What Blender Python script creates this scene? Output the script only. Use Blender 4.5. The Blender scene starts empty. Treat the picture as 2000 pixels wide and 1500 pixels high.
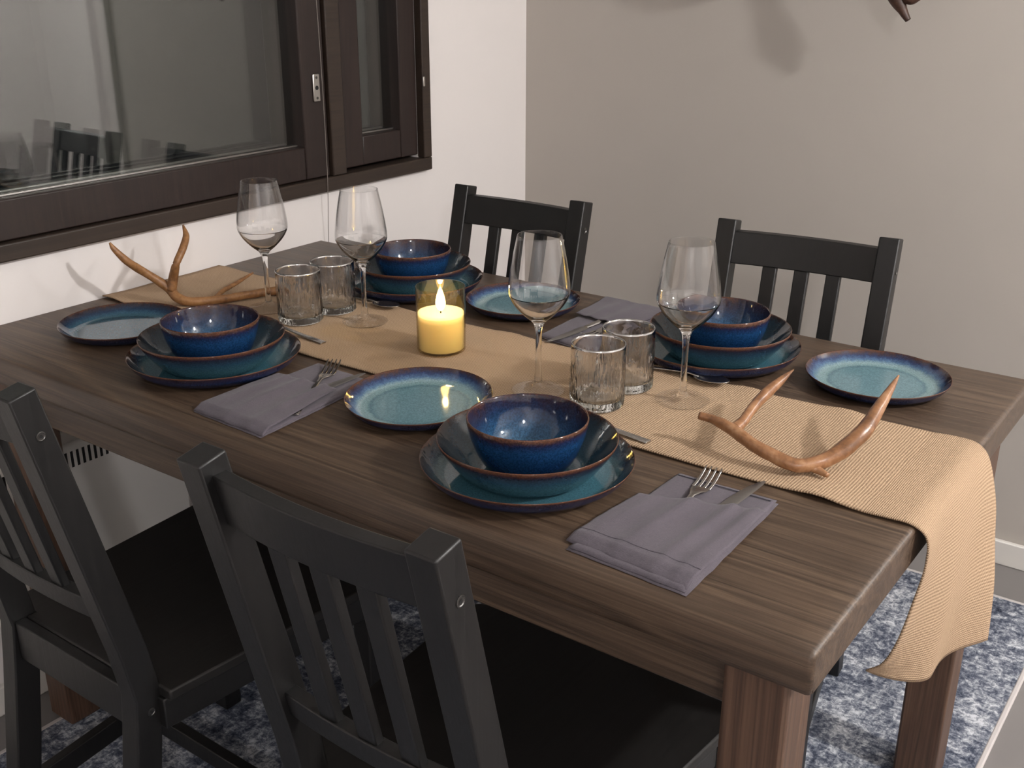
import bpy, bmesh, math, random
from mathutils import Vector, Matrix, noise

random.seed(7)
PI = math.pi
SC = bpy.context.scene
COL = SC.collection

# ------------------------------------------------------------------ camera
F_PX = 2125.418
CAM = Vector((1.82409, -0.85763, 1.355))
RM = Matrix(((0.80823236, -0.21291301, 0.54902505),
             (0.58886192, 0.28993360, -0.75444029),
             (0.00144935, 0.93306300, 0.35971008)))
cd = bpy.data.cameras.new('camera')
cd.sensor_fit = 'HORIZONTAL'; cd.sensor_width = 36.0; cd.lens = F_PX / 2000 * 36.0
cd.clip_start = 0.02
cam = bpy.data.objects.new('camera', cd); COL.objects.link(cam)
cam.matrix_world = Matrix.Translation(CAM) @ RM.to_4x4()
SC.camera = cam

# ------------------------------------------------------------------ world, exposure
w = bpy.data.worlds.new('night'); SC.world = w; w.use_nodes = True
w.node_tree.nodes['Background'].inputs[0].default_value = (0.010, 0.012, 0.016, 1)
w.node_tree.nodes['Background'].inputs[1].default_value = 0.3
SC.view_settings.view_transform = 'Standard'
SC.view_settings.look = 'None'
SC.view_settings.gamma = 1.0
SC.view_settings.use_curve_mapping = False
SC.view_settings.exposure = 0.0

# the room's lamps and one added next door: (position, watts, radius) - their fittings are built further down
LAMPS = [((3.20, 0.70, 2.20), 160.0, 0.065, (1.0, 0.985, 0.975)),
         ((3.15, -1.98, 2.20), 62.0, 0.065, (0.97, 0.97, 1.0)),
         ((3.10, 2.45, 2.26), 62.0, 0.065, (1.0, 0.985, 0.975))]  # last lamp is unseen, added to brighten the next room in the window reflection
for p, e, r, c in LAMPS:
    ld = bpy.data.lights.new('ceiling_bulb', 'POINT'); ld.energy = e; ld.color = c
    ld.shadow_soft_size = r
    lo = bpy.data.objects.new('ceiling_bulb', ld); lo.location = p; COL.objects.link(lo)

# ------------------------------------------------------------------ helpers
ZT = 0.755                      # table top
TL, TW = 1.5497, 0.8964         # table length (x), width (y)
WALLY = 1.713                   # grey wall

def ray(px, py):
    return RM @ Vector((px - 1000.0, 750.0 - py, -F_PX))
def onz(px, py, z):             # where the sight line meets a height
    d = ray(px, py); return CAM + d * ((z - CAM.z) / d.z)

def obj(name, bm, m, parent=None, smooth=False, bevel=0.0, seg=2, auto=None):
    me = bpy.data.meshes.new(name)
    if isinstance(bm, bmesh.types.BMesh):
        bmesh.ops.recalc_face_normals(bm, faces=bm.faces)
        bm.to_mesh(me); bm.free()
    else:
        v, f = bm; me.from_pydata(v, [], f); me.update()
    if smooth:
        for p in me.polygons: p.use_smooth = True
    if m is not None: me.materials.append(m)
    o = bpy.data.objects.new(name, me); COL.objects.link(o)
    if parent is not None: o.parent = parent
    if bevel:
        b = o.modifiers.new('bevel', 'BEVEL'); b.width = bevel; b.segments = seg
        b.limit_method = 'ANGLE'; b.angle_limit = math.radians(35)
        for p in me.polygons: p.use_smooth = True
        try:
            me.set_sharp_from_angle(angle=math.radians(45))
        except Exception: pass
        b.harden_normals = False
    return o
def tag(o, label=None, cat=None, group=None, kind=None):
    if label: o['label'] = label
    if cat: o['category'] = cat
    if group: o['group'] = group
    if kind: o['kind'] = kind
    return o
def empty(name, loc=(0, 0, 0), rz=0.0, parent=None):
    o = bpy.data.objects.new(name, None); COL.objects.link(o)
    o.empty_display_size = 0.05; o.location = loc; o.rotation_euler = (0, 0, rz)
    if parent is not None: o.parent = parent
    return o
def box(bm, x0, x1, y0, y1, z0, z1):
    v = [bm.verts.new(c) for c in ((x0,y0,z0),(x1,y0,z0),(x1,y1,z0),(x0,y1,z0),(x0,y0,z1),(x1,y0,z1),(x1,y1,z1),(x0,y1,z1))]
    for q in ((0,3,2,1),(4,5,6,7),(0,1,5,4),(1,2,6,5),(2,3,7,6),(3,0,4,7)):
        bm.faces.new([v[i] for i in q])
    return bm
def boxb(*a): return box(bmesh.new(), *a)
def loft(bm, rings, cap=True):                 # rings: lists of points, same count
    R = [[bm.verts.new(p) for p in r] for r in rings]
    n = len(R[0])
    for a, b in zip(R, R[1:]):
        for i in range(n):
            bm.faces.new((a[i], a[(i+1) % n], b[(i+1) % n], b[i]))
    if cap:
        bm.faces.new(list(reversed(R[0]))); bm.faces.new(R[-1])
    return bm
def lathe(prof, n=64, fn=None):
    bm = bmesh.new(); rings = []
    for r, z in prof:
        if r < 1e-6: rings.append([bm.verts.new((0, 0, z))]); continue
        ring = []
        for i in range(n):
            a = 2 * PI * i / n
            rr = r + (fn(a, r, z) if fn else 0)
            ring.append(bm.verts.new((rr * math.cos(a), rr * math.sin(a), z)))
        rings.append(ring)
    for a, b in zip(rings, rings[1:]):
        if len(a) == 1 and len(b) == 1: continue
        for i in range(n):
            j = (i + 1) % n
            if len(a) == 1: bm.faces.new((a[0], b[j], b[i]))
            elif len(b) == 1: bm.faces.new((a[i], a[j], b[0]))
            else: bm.faces.new((a[i], a[j], b[j], b[i]))
    return bm
def catmull(P, n):
    out = []; P = [Vector(p) for p in P]
    Q = [P[0] * 2 - P[1]] + P + [P[-1] * 2 - P[-2]]
    for i in range(1, len(Q) - 2):
        for k in range(n):
            t = k / n
            a, b, c, d = Q[i-1], Q[i], Q[i+1], Q[i+2]
            out.append(0.5 * ((2*b) + (c-a)*t + (2*a-5*b+4*c-d)*t*t + (3*b-a-3*c+d)*t*t*t))
    out.append(P[-1]); return out
def tube(pts, rad, n=12, sub=5, rough=0.0, flat=1.0, seed=0):
    C = catmull(pts, sub)
    rr = [x[0] for x in catmull([(r, 0, 0) for r in rad], sub)]
    bm = bmesh.new(); rings = []; up = Vector((0.13, 0.31, 0.94)).normalized()
    for i, c in enumerate(C):
        t = (C[min(i+1, len(C)-1)] - C[max(i-1, 0)]).normalized()
        s = t.cross(up)
        s = s.normalized() if s.length > 1e-4 else Vector((1, 0, 0))
        u = s.cross(t).normalized()
        ring = []
        for k in range(n):
            a = 2 * PI * k / n
            d = s * math.cos(a) + u * math.sin(a) * flat
            q = max(rr[i], 0.0006)
            if rough: q *= 1 + rough * noise.noise(Vector((c.x*60+seed, c.y*60, c.z*60)) + d * 1.3)
            ring.append(c + d * q)
        rings.append(ring)
    return loft(bm, rings)
def bez(prof, n=4):                            # smooth an (r, z) profile
    return [(p[0], p[1]) for p in catmull([(a, b, 0) for a, b in prof], n)]
def copy_tree(o, parent=None):
    c = o.copy(); COL.objects.link(c); c.parent = parent
    for ch in o.children: copy_tree(ch, c)
    return c

# ------------------------------------------------------------------ materials
class NT:
    def __init__(s, name):
        s.m = bpy.data.materials.new(name); s.m.use_nodes = True
        s.t = s.m.node_tree; s.b = s.t.nodes['Principled BSDF']; s.out = s.t.nodes['Material Output']
    def n(s, kind, **kw):
        nd = s.t.nodes.new(kind)
        for k, v in kw.items():
            if k == 'ins':
                for a, b in v.items(): nd.inputs[a].default_value = b
            else: setattr(nd, k, v)
        return nd
    def l(s, a, b): s.t.links.new(a, b)
    def coord(s, kind='Object', scale=(1, 1, 1)):
        c = s.n('ShaderNodeTexCoord'); mp = s.n('ShaderNodeMapping'); mp.inputs['Scale'].default_value = scale
        s.l(c.outputs[kind], mp.inputs['Vector']); return mp.outputs[0]
    def noise(s, vec, scale, detail=4, rough=0.55, dist=0.0):
        nd = s.n('ShaderNodeTexNoise', ins={'Scale': scale, 'Detail': detail, 'Roughness': rough, 'Distortion': dist})
        if vec is not None: s.l(vec, nd.inputs['Vector'])
        return nd.outputs['Fac']
    def ramp(s, fac, stops, interp='LINEAR'):
        r = s.n('ShaderNodeValToRGB'); e = r.color_ramp; e.interpolation = interp
        while len(e.elements) < len(stops): e.elements.new(0.5)
        for el, (p, c) in zip(e.elements, stops):
            el.position = p; el.color = (c[0], c[1], c[2], 1)
        s.l(fac, r.inputs[0]); return r.outputs[0]
    def math(s, op, a, b=None):
        nd = s.n('ShaderNodeMath', operation=op)
        for i, v in enumerate((a, b)):
            if v is None: continue
            if isinstance(v, (int, float)): nd.inputs[i].default_value = v
            else: s.l(v, nd.inputs[i])
        return nd.outputs[0]
    def mix(s, fac, a, b):
        nd = s.n('ShaderNodeMix', data_type='RGBA')
        for key, v in ((0, fac), (6, a), (7, b)):
            if isinstance(v, (int, float)): nd.inputs[key].default_value = v
            elif isinstance(v, tuple): nd.inputs[key].default_value = (*v, 1)
            else: s.l(v, nd.inputs[key])
        return nd.outputs[2]
    def bump(s, h, strength, dist=0.002):
        b = s.n('ShaderNodeBump', ins={'Strength': strength, 'Distance': dist}); s.l(h, b.inputs['Height'])
        s.l(b.outputs[0], s.b.inputs['Normal']); return b
    def base(s, c=None, rough=0.5, metal=0.0, spec=None, coat=None):
        if isinstance(c, tuple): s.b.inputs['Base Color'].default_value = (*c, 1)
        elif c is not None: s.l(c, s.b.inputs['Base Color'])
        if isinstance(rough, (int, float)): s.b.inputs['Roughness'].default_value = rough
        else: s.l(rough, s.b.inputs['Roughness'])
        s.b.inputs['Metallic'].default_value = metal
        if spec is not None: s.b.inputs['Specular IOR Level'].default_value = spec
        if coat is not None: s.b.inputs['Coat Weight'].default_value = coat; s.b.inputs['Coat Roughness'].default_value = 0.05
        return s.m

def srgb(r, g, b):
    f = lambda c: (c/255/12.92) if c <= 10 else ((c/255+0.055)/1.055)**2.4
    return (f(r), f(g), f(b))
def plain(name, c, rough=0.5, metal=0.0, bump=None, var=0.0):
    t = NT(name)
    vec = t.coord()
    if var:
        nf = t.noise(vec, 6, 5)
        col = t.mix(nf, tuple(x*(1-var) for x in c), tuple(min(1, x*(1+var)) for x in c))
    else: col = c
    t.base(col, rough, metal)
    if bump: t.bump(t.noise(vec, bump[0], 4), bump[1], bump[2])
    return t.m

def wood(name, dark, mid, light, rough, axis=0, scale=1.0, bump=0.25):
    t = NT(name)
    sc = [11*scale, 11*scale, 11*scale]; sc[axis] = 0.7*scale
    vec = t.coord('Object', tuple(sc))
    big = t.noise(vec, 1.0, 3, 0.5, 0.8)
    sc2 = [300*scale]*3; sc2[axis] = 3.0*scale
    fine = t.noise(t.coord('Object', tuple(sc2)), 1.0, 5, 0.6, 0.4)
    rings = t.math('FRACT', t.math('MULTIPLY', big, 12.0))
    rr = t.math('ABSOLUTE', t.math('SUBTRACT', rings, 0.5))
    f = t.math('ADD', t.math('MULTIPLY', rr, 0.42), t.math('MULTIPLY', fine, 0.85))
    col = t.ramp(f, [(0.30, dark), (0.53, mid), (0.78, light)])
    patch = t.noise(t.coord('Object', (1.5, 3.5, 3.5)), 2.0, 3)
    col = t.mix(t.math('MULTIPLY', patch, 0.5), col, tuple(x*0.75 for x in mid))
    t.base(col, t.math('ADD', t.math('MULTIPLY', fine, 0.2), rough))
    t.bump(fine, bump, 0.001)
    return t.m

M = {}
M['white_wall'] = plain('white_wall_paint', srgb(228, 222, 219), 0.6, bump=(90, 0.08, 0.002), var=0.015)
M['grey_wall'] = plain('grey_wall_paint', srgb(179, 172, 164), 0.6, bump=(120, 0.08, 0.002), var=0.02)
M['ceiling'] = plain('ceiling_paint', srgb(225, 222, 216), 0.7, var=0.01)
M['floor'] = plain('grey_floor', srgb(120, 116, 115), 0.42, bump=(40, 0.1, 0.002), var=0.12)
M['white_trim'] = plain('white_trim_paint', srgb(220, 216, 210), 0.4, var=0.01)
M['table'] = wood('dark_stained_pine', srgb(46, 34, 25), srgb(78, 62, 49), srgb(108, 88, 70), 0.34, bump=0.5)
M['leg'] = wood('brown_stained_leg', srgb(54, 37, 28), srgb(84, 61, 47), srgb(108, 82, 64), 0.42, axis=2)
M['chair'] = wood('black_brown_lacquer', srgb(12, 12, 12), srgb(18, 17, 17), srgb(25, 23, 22), 0.34, axis=2, bump=0.12)
M['chair_seat'] = wood('black_brown_seat', srgb(14, 13, 12), srgb(20, 18, 17), srgb(26, 23, 21), 0.42, axis=1, bump=0.1)
M['frame'] = wood('dark_window_wood', srgb(24, 15, 13), srgb(36, 24, 20), srgb(46, 32, 27), 0.40, axis=2, bump=0.12)
M['frame_b'] = wood('dark_window_casing', srgb(32, 23, 17), srgb(46, 35, 27), srgb(56, 43, 34), 0.42, axis=1, bump=0.12)
M['steel'] = plain('brushed_steel', (0.42, 0.40, 0.38), 0.22, 1.0, bump=(300, 0.03, 0.0005))
M['blade'] = plain('matt_blade_steel', (0.36, 0.35, 0.34), 0.36, 1.0)
M['screw'] = plain('dark_screw_metal', (0.14, 0.135, 0.13), 0.34, 1.0)
M['black'] = plain('black_recess', (0.004, 0.004, 0.004), 0.6)
M['plate_metal'] = plain('nickel_lock_plate', (0.62, 0.60, 0.57), 0.3, 1.0, var=0.1)
M['chrome_lamp'] = plain('white_lamp_metal', srgb(230, 228, 224), 0.35)

def runner_mat():
    t = NT('beige_woven_runner')
    c = t.n('ShaderNodeTexCoord')
    sep = t.n('ShaderNodeSeparateXYZ'); t.l(c.outputs['UV'], sep.inputs[0])
    u, v = sep.outputs[0], sep.outputs[1]
    wob = t.noise(c.outputs['UV'], 9.0, 3)
    uu = t.math('ADD', u, t.math('MULTIPLY', wob, 0.006))
    rib = t.math('SINE', t.math('MULTIPLY', uu, 2*PI/0.0038))
    wft = t.math('SINE', t.math('ADD', t.math('MULTIPLY', v, 2*PI/0.0034), t.math('MULTIPLY', t.math('SIGN', rib), 1.5)))
    h = t.math('ADD', t.math('MULTIPLY', rib, 0.5), t.math('MULTIPLY', wft, 0.35))
    fz = t.noise(c.outputs['UV'], 380.0, 2)
    hh = t.math('ADD', t.math('MULTIPLY', t.math('ADD', h, 1.0), 0.36), t.math('MULTIPLY', fz, 0.35))
    col = t.ramp(hh, [(0.12, srgb(118, 95, 74)), (0.45, srgb(164, 138, 112)), (0.95, srgb(198, 172, 142))])
    t.base(col, 0.85, spec=0.2)
    t.bump(hh, 0.75, 0.0016)
    return t.m
M['runner'] = runner_mat()

def fabric(name, c1, c2):
    t = NT(name)
    vec = t.coord()
    a = t.noise(t.coord('Object', (1400, 220, 300)), 1.0, 2); b = t.noise(t.coord('Object', (220, 1400, 300)), 1.0, 2)
    big = t.noise(vec, 14, 4)
    f = t.math('ADD', t.math('MULTIPLY', t.math('ADD', a, b), 0.35), t.math('MULTIPLY', big, 0.35))
    t.base(t.ramp(f, [(0.3, c1), (0.72, c2)]), 0.9, spec=0.15)
    t.b.inputs['Sheen Weight'].default_value = 0.12
    t.bump(t.math('ADD', a, b), 0.35, 0.0008)
    return t.m
M['napkin'] = fabric('slate_linen', srgb(74, 69, 76), srgb(98, 91, 98))
M['stitch_soft'] = plain('grey_stitching', srgb(66, 61, 69), 0.9)
M['stitch'] = plain('navy_stitching', srgb(30, 30, 44), 0.9)

def rug_mat():
    t = NT('distressed_blue_rug')
    vec = t.coord()
    a = t.noise(vec, 7.0, 8, 0.72, 0.5)
    b = t.noise(vec, 62.0, 6, 0.78, 0.3)
    s1 = t.noise(t.coord('Object', (160, 9, 1)), 1.0, 4, 0.7)
    s2 = t.noise(t.coord('Object', (9, 160, 1)), 1.0, 4, 0.7)
    f = t.math('ADD', t.math('MULTIPLY', a, 0.42), t.math('MULTIPLY', b, 0.80))
    f = t.math('ADD', f, t.math('MULTIPLY', t.math('ADD', s1, s2), 0.14))
    col = t.ramp(f, [(0.56, srgb(34, 37, 48)), (0.65, srgb(62, 68, 82)), (0.72, srgb(94, 99, 112)), (0.79, srgb(142, 146, 154)), (0.87, srgb(200, 202, 208))])
    t.base(col, 0.95, spec=0.1)
    t.bump(b, 0.4, 0.003)
    return t.m
M['rug'] = rug_mat()
M['rug_edge'] = plain('rug_binding', srgb(188, 182, 180), 0.9, var=0.06)

def glaze(name, R, stops, out_stops=None, zmax=0.05, spk=0.5):
    """reactive glaze: colour by distance from the axis (inside) or by height (outside)"""
    t = NT(name)
    c = t.n('ShaderNodeTexCoord'); sep = t.n('ShaderNodeSeparateXYZ'); t.l(c.outputs['Object'], sep.inputs[0])
    x, y, z = sep.outputs
    r = t.math('SQRT', t.math('ADD', t.math('MULTIPLY', x, x), t.math('MULTIPLY', y, y)))
    big = t.noise(c.outputs['Object'], 22, 4); fine = t.noise(c.outputs['Object'], 430, 3, 0.7); med = t.noise(c.outputs['Object'], 160, 4, 0.6)
    wob = t.math('ADD', t.math('MULTIPLY', t.math('SUBTRACT', big, 0.5), 0.10), t.math('MULTIPLY', t.math('SUBTRACT', med, 0.5), 0.09))
    fr = t.math('ADD', t.math('DIVIDE', r, R), wob)
    col_in = t.ramp(fr, stops)
    geo = t.n('ShaderNodeNewGeometry')
    if out_stops:
        fz = t.math('ADD', t.math('DIVIDE', z, zmax), t.math('MULTIPLY', wob, 1.2))
        col_out = t.ramp(fz, out_stops)
        vt = t.n('ShaderNodeVectorTransform', vector_type='NORMAL', convert_from='WORLD', convert_to='OBJECT')
        t.l(geo.outputs['True Normal'], vt.inputs[0])
        dp = t.n('ShaderNodeVectorMath', operation='DOT_PRODUCT')
        cmb = t.n('ShaderNodeCombineXYZ'); t.l(x, cmb.inputs[0]); t.l(y, cmb.inputs[1])
        t.l(cmb.outputs[0], dp.inputs[0]); t.l(vt.outputs[0], dp.inputs[1])
        sepn = t.n('ShaderNodeSeparateXYZ'); t.l(vt.outputs[0], sepn.inputs[0])
        outside = t.math('GREATER_THAN', t.math('SUBTRACT', t.math('DIVIDE', dp.outputs['Value'], r), t.math('MULTIPLY', sepn.outputs[2], 0.35)), 0.0)
        col = t.mix(outside, col_in, col_out)
    else: col = col_in
    lift = t.ramp(fine, [(0.40, (1-spk*0.7,)*3), (0.62, (1+spk,)*3)])
    mul = t.n('ShaderNodeMix', data_type='RGBA', blend_type='MULTIPLY'); mul.inputs[0].default_value = 1.0
    t.l(col, mul.inputs[6]); t.l(lift, mul.inputs[7])
    t.base(mul.outputs[2], 0.07)
    t.b.inputs['Specular IOR Level'].default_value = 0.48
    t.bump(med, 0.03, 0.001)
    return t.m
BR = srgb(80, 50, 36); BRD = srgb(48, 30, 28); NV = srgb(26, 34, 60); BL = srgb(42, 74, 112); TE = srgb(60, 98, 112); TL2 = srgb(74, 112, 122); PALE = srgb(134, 158, 156)
M['gl_dinner'] = glaze('dinner_plate_glaze', 0.135, [(0.0, srgb(62, 98, 110)), (0.74, srgb(60, 98, 110)), (0.83, srgb(72, 102, 110)), (0.91, srgb(34, 58, 80)), (0.965, srgb(30, 32, 44)), (0.995, BR)],
                       [(0.0, srgb(16, 18, 32)), (0.55, srgb(30, 44, 78)), (0.86, srgb(44, 36, 52)), (0.97, BR)], 0.027, 0.3)
M['gl_deep'] = glaze('deep_plate_glaze', 0.113, [(0.0, srgb(66, 96, 104)), (0.5, srgb(50, 82, 94)), (0.75, srgb(36, 62, 76)), (0.93, srgb(28, 42, 54)), (0.975, srgb(40, 32, 34)), (0.995, BR)],
                     [(0.0, srgb(52, 86, 98)), (0.35, srgb(58, 92, 102)), (0.62, srgb(44, 72, 92)), (0.84, srgb(40, 40, 56)), (0.95, BR)], 0.0515, 0.28)
M['gl_bowl'] = glaze('bowl_glaze', 0.0755, [(0.0, srgb(88, 112, 112)), (0.34, srgb(74, 106, 116)), (0.50, srgb(50, 88, 112)), (0.80, srgb(40, 74, 104)), (0.90, srgb(30, 46, 74)), (0.96, srgb(44, 34, 44)), (0.995, BR)],
                     [(0.0, srgb(14, 26, 46)), (0.35, srgb(16, 40, 74)), (0.72, srgb(24, 56, 92)), (0.86, srgb(28, 38, 68)), (0.93, srgb(54, 38, 40)), (0.97, BR)], 0.0697, 0.40)
M['gl_side'] = glaze('side_plate_glaze', 0.107, [(0.0, srgb(98, 126, 134)), (0.60, srgb(94, 124, 132)), (0.655, srgb(76, 106, 116)), (0.70, srgb(108, 136, 140)), (0.80, srgb(118, 142, 146)), (0.87, srgb(70, 96, 124)), (0.93, srgb(40, 52, 84)), (0.975, srgb(56, 42, 46)), (0.995, BR)],
                     [(0.0, srgb(16, 18, 32)), (0.5, srgb(28, 40, 72)), (0.85, srgb(44, 36, 50)), (0.97, BR)], 0.02, 0.25)

M['gl_side_dark_refl'] = glaze('side_plate_glaze_dark_refl', 0.107, [(0.0, srgb(50, 82, 96)), (0.60, srgb(48, 80, 94)), (0.655, srgb(40, 68, 82)), (0.72, srgb(58, 90, 102)), (0.82, srgb(50, 80, 98)), (0.90, srgb(32, 50, 72)), (0.975, srgb(46, 38, 42)), (0.995, BR)],
                     [(0.0, srgb(16, 18, 32)), (0.5, srgb(24, 34, 58)), (0.85, srgb(38, 32, 44)), (0.97, BR)], 0.02, 0.25)  # darker copy of the side glaze, the window frame's dark reflection painted in

def thin_glass(name, tint=(1, 1, 1), refl=1.0, rough=0.0, ior=1.5):
    t = NT(name); t.t.nodes.remove(t.b)
    tr = t.n('ShaderNodeBsdfTransparent'); tr.inputs[0].default_value = (*tint, 1)
    gl = t.n('ShaderNodeBsdfGlossy', ins={'Roughness': rough})
    mx = t.n('ShaderNodeMixShader')
    lw = t.n('ShaderNodeLayerWeight', ins={'Blend': 0.5})
    f3 = t.math('POWER', lw.outputs['Facing'], 5.0)
    f = t.math('MULTIPLY', t.math('ADD', t.math('MULTIPLY', f3, 0.9), 0.045), refl)
    t.l(f, mx.inputs[0]); t.l(tr.outputs[0], mx.inputs[1]); t.l(gl.outputs[0], mx.inputs[2])
    t.l(mx.outputs[0], t.out.inputs[0])
    return t.m
def solid_glass(name, col=(1, 1, 1), clear=0.0):
    t = NT(name); t.t.nodes.remove(t.b)
    g = t.n('ShaderNodeBsdfGlass', ins={'Roughness': 0.0, 'IOR': 1.47}); g.inputs[0].default_value = (*col, 1)
    if clear:
        tr = t.n('ShaderNodeBsdfTransparent'); mx = t.n('ShaderNodeMixShader'); mx.inputs[0].default_value = clear
        t.l(g.outputs[0], mx.inputs[1]); t.l(tr.outputs[0], mx.inputs[2]); t.l(mx.outputs[0], t.out.inputs[0])
    else: t.l(g.outputs[0], t.out.inputs[0])
    return t.m
M['pane'] = thin_glass('window_glass', (0.95, 0.97, 0.96), 2.2)
M['wine_glass'] = solid_glass('clear_stem_glass', (1, 1, 1))
M['wine_foot'] = thin_glass('clear_foot_glass', (0.995, 0.995, 0.995), 0.7)
M['wine_bowl'] = thin_glass('clear_bowl_glass', (0.985, 0.985, 0.985), 1.7)
def rib_glass(name, coat):
    t = NT(name); t.t.nodes.remove(t.b)
    gs = t.n('ShaderNodeBsdfGlass', ins={'Roughness': 0.0, 'IOR': 1.45})
    gl = t.n('ShaderNodeBsdfGlossy', ins={'Roughness': 0.06})
    m = t.n('ShaderNodeMixShader'); m.inputs[0].default_value = coat
    t.l(gs.outputs[0], m.inputs[1]); t.l(gl.outputs[0], m.inputs[2]); t.l(m.outputs[0], t.out.inputs[0])
    return t.m
M['tumbler'] = rib_glass('ribbed_glass_wall', 0.10)
M['tumbler_rim'] = rib_glass('polished_glass_rim', 0.65)
M['tumbler_base'] = solid_glass('thick_glass_base', (0.99, 1.0, 0.99))
M['jar'] = thin_glass('amber_candle_glass', (0.95, 0.88, 0.68), 1.3)

def antler_mat(name, c1, c2, c3, rough):
    t = NT(name); vec = t.coord()
    a = t.noise(vec, 26, 5, 0.6); b = t.noise(vec, 150, 4, 0.6)
    f = t.math('ADD', t.math('MULTIPLY', a, 0.65), t.math('MULTIPLY', b, 0.35))
    t.base(t.ramp(f, [(0.34, c1), (0.5, c2), (0.66, c3)]), rough)
    t.bump(b, 0.3, 0.0012); return t.m
M['antler'] = antler_mat('polished_antler', srgb(98, 66, 44), srgb(140, 98, 66), srgb(170, 130, 96), 0.30)
M['antler_b'] = antler_mat('matt_brown_antler', srgb(92, 60, 36), srgb(138, 96, 58), srgb(166, 122, 78), 0.45)
M['antler_w'] = antler_mat('dark_wall_antler', srgb(36, 22, 16), srgb(60, 38, 28), srgb(84, 56, 42), 0.5)
M['antler_tip'] = plain('pale_antler_tip', srgb(172, 142, 120), 0.35, var=0.1)

# ------------------------------------------------------------------ the room
X1, Y0, ZC = 4.9, -3.0, 2.46
YF = 3.3
WX = 1.86                       # where the grey wall ends
tag(obj('floor', boxb(-0.2, X1, Y0, YF, -0.10, 0.0), M['floor']), 'grey smooth floor around the blue rug', 'floor', kind='structure')
tag(obj('ceiling', boxb(-0.2, X1, Y0, YF, ZC, ZC+0.1), M['ceiling']), 'white ceiling above the dining corner', 'ceiling', kind='structure')
# window wall with its opening
WY0, WY1, WZ0, WZ1 = -0.85, 1.274, 0.868, 2.02
bm = bmesh.new()
box(bm, -0.2, 0, Y0, WY0+0.03, 0, ZC); box(bm, -0.2, 0, WY1-0.03, YF, 0, ZC)
box(bm, -0.2, 0, WY0+0.03, WY1-0.03, 0, WZ0+0.03); box(bm, -0.2, 0, WY0+0.03, WY1-0.03, WZ1-0.03, ZC)
tag(obj('wall_left', bm, M['white_wall']), 'white wall holding the dark framed window', 'wall', kind='structure')
tag(obj('wall_back', boxb(0, WX, WALLY, WALLY+0.12, 0, ZC), M['grey_wall']), 'warm grey wall behind the far chairs', 'wall', kind='structure')
tag(obj('wall_far', boxb(-0.2, X1, YF, YF+0.1, 0, ZC), M['white_wall']), 'white wall of the next room beyond the grey wall', 'wall', kind='structure')
tag(obj('wall_right', boxb(X1, X1+0.1, Y0, YF, 0, ZC), M['white_wall']), 'white wall at the room end opposite the window', 'wall', kind='structure')
tag(obj('wall_front', boxb(-0.2, X1, Y0-0.1, Y0, 0, ZC), M['white_wall']), 'white wall behind the viewer', 'wall', kind='structure')
tag(obj('baseboard_back', boxb(0.014, WX, WALLY-0.014, WALLY, 0.0, 0.062), M['white_trim'], bevel=0.003), 'white baseboard along the grey wall', 'baseboard', kind='structure')
tag(obj('baseboard_left', boxb(0, 0.014, Y0, WALLY, 0.0, 0.062), M['white_trim'], bevel=0.003), 'white baseboard under the window wall', 'baseboard', kind='structure')
tag(obj('trim_1', boxb(WX, WX+0.02, WALLY-0.02, WALLY+0.14, 0.0, 2.2), M['white_trim'], bevel=0.004), 'pale casing at the end of the grey wall', 'trim', kind='structure')

D = tag(empty('door_1', (1.25, YF, 0)), 'white panel door in the next room', 'door', kind='structure')
obj('door_leaf', boxb(-0.42, 0.42, -0.045, -0.005, 0.01, 2.02), M['white_trim'], D, bevel=0.004)
for zz in ((0.15, 0.9), (1.05, 1.9)): obj('panel', boxb(-0.30, 0.30, -0.052, -0.044, *zz), M['white_trim'], D, bevel=0.006)
obj('door_handle', boxb(0.33, 0.40, -0.075, -0.05, 1.03, 1.05), M['plate_metal'], D, bevel=0.004)
for xa, xb in ((-0.50, -0.425), (0.425, 0.50)): obj('casing', boxb(xa, xb, -0.03, 0, 0, 2.1), M['white_trim'], D, bevel=0.004)

# window: casing, two sashes with double panes
W = tag(empty('window_1', (0, 0.2, WZ0)), 'dark brown wooden window with a wide and a narrow sash', 'window', kind='structure')
def wbox(name, y0, y1, z0, z1, x0, x1, m, parent, bevel=0.003):
    p = parent
    oy, oz = (0.2, WZ0)
    return obj(name, boxb(x0, x1, y0-oy, y1-oy, z0-oz, z1-oz), m, p, bevel=bevel)
wbox('casing', WY0, WY1, WZ0, WZ0+0.032, -0.16, 0.022, M['frame_b'], W)
wbox('casing', WY0, WY1, WZ1-0.032, WZ1, -0.16, 0.022, M['frame_b'], W)
wbox('casing', WY1-0.030, WY1, WZ0+0.032, WZ1-0.032, -0.16, 0.022, M['frame_b'], W)
wbox('casing', WY0, WY0+0.030, WZ0+0.032, WZ1-0.032, -0.16, 0.022, M['frame_b'], W)
wbox('mullion', 0.926, 0.970, WZ0+0.032, WZ1-0.032, -0.16, 0.020, M['frame_b'], W)
def sash(y0, y1, z0, z1, wl, wr, wb, x0, x1):
    s = wbox('sash', y0, y0+wl, z0, z1, x0, x1, M['frame'], W)
    wbox('stile', y1-wr, y1, z0, z1, x0, x1, M['frame'], s)
    wbox('rail', y0+wl, y1-wr, z0, z0+wb, x0, x1-0.001, M['frame'], s)
    wbox('rail', y0+wl, y1-wr, z1-wb, z1, x0, x1-0.001, M['frame'], s)
    for k, xg in enumerate((x1-0.030, x1-0.085)):
        wbox('pane', y0+wl-0.004, y1-wr+0.004, z0+wb-0.004, z1-wb+0.004, xg-0.004, xg, M['pane'], s, bevel=0)
    for xa in (x1-0.029, x1-0.064):
        wbox('glazing_bead', y0+wl, y1-wr, z0+wb, z0+wb+0.004, xa, xa+0.005, M['plate_metal'], s, bevel=0.001)
    return s
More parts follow.
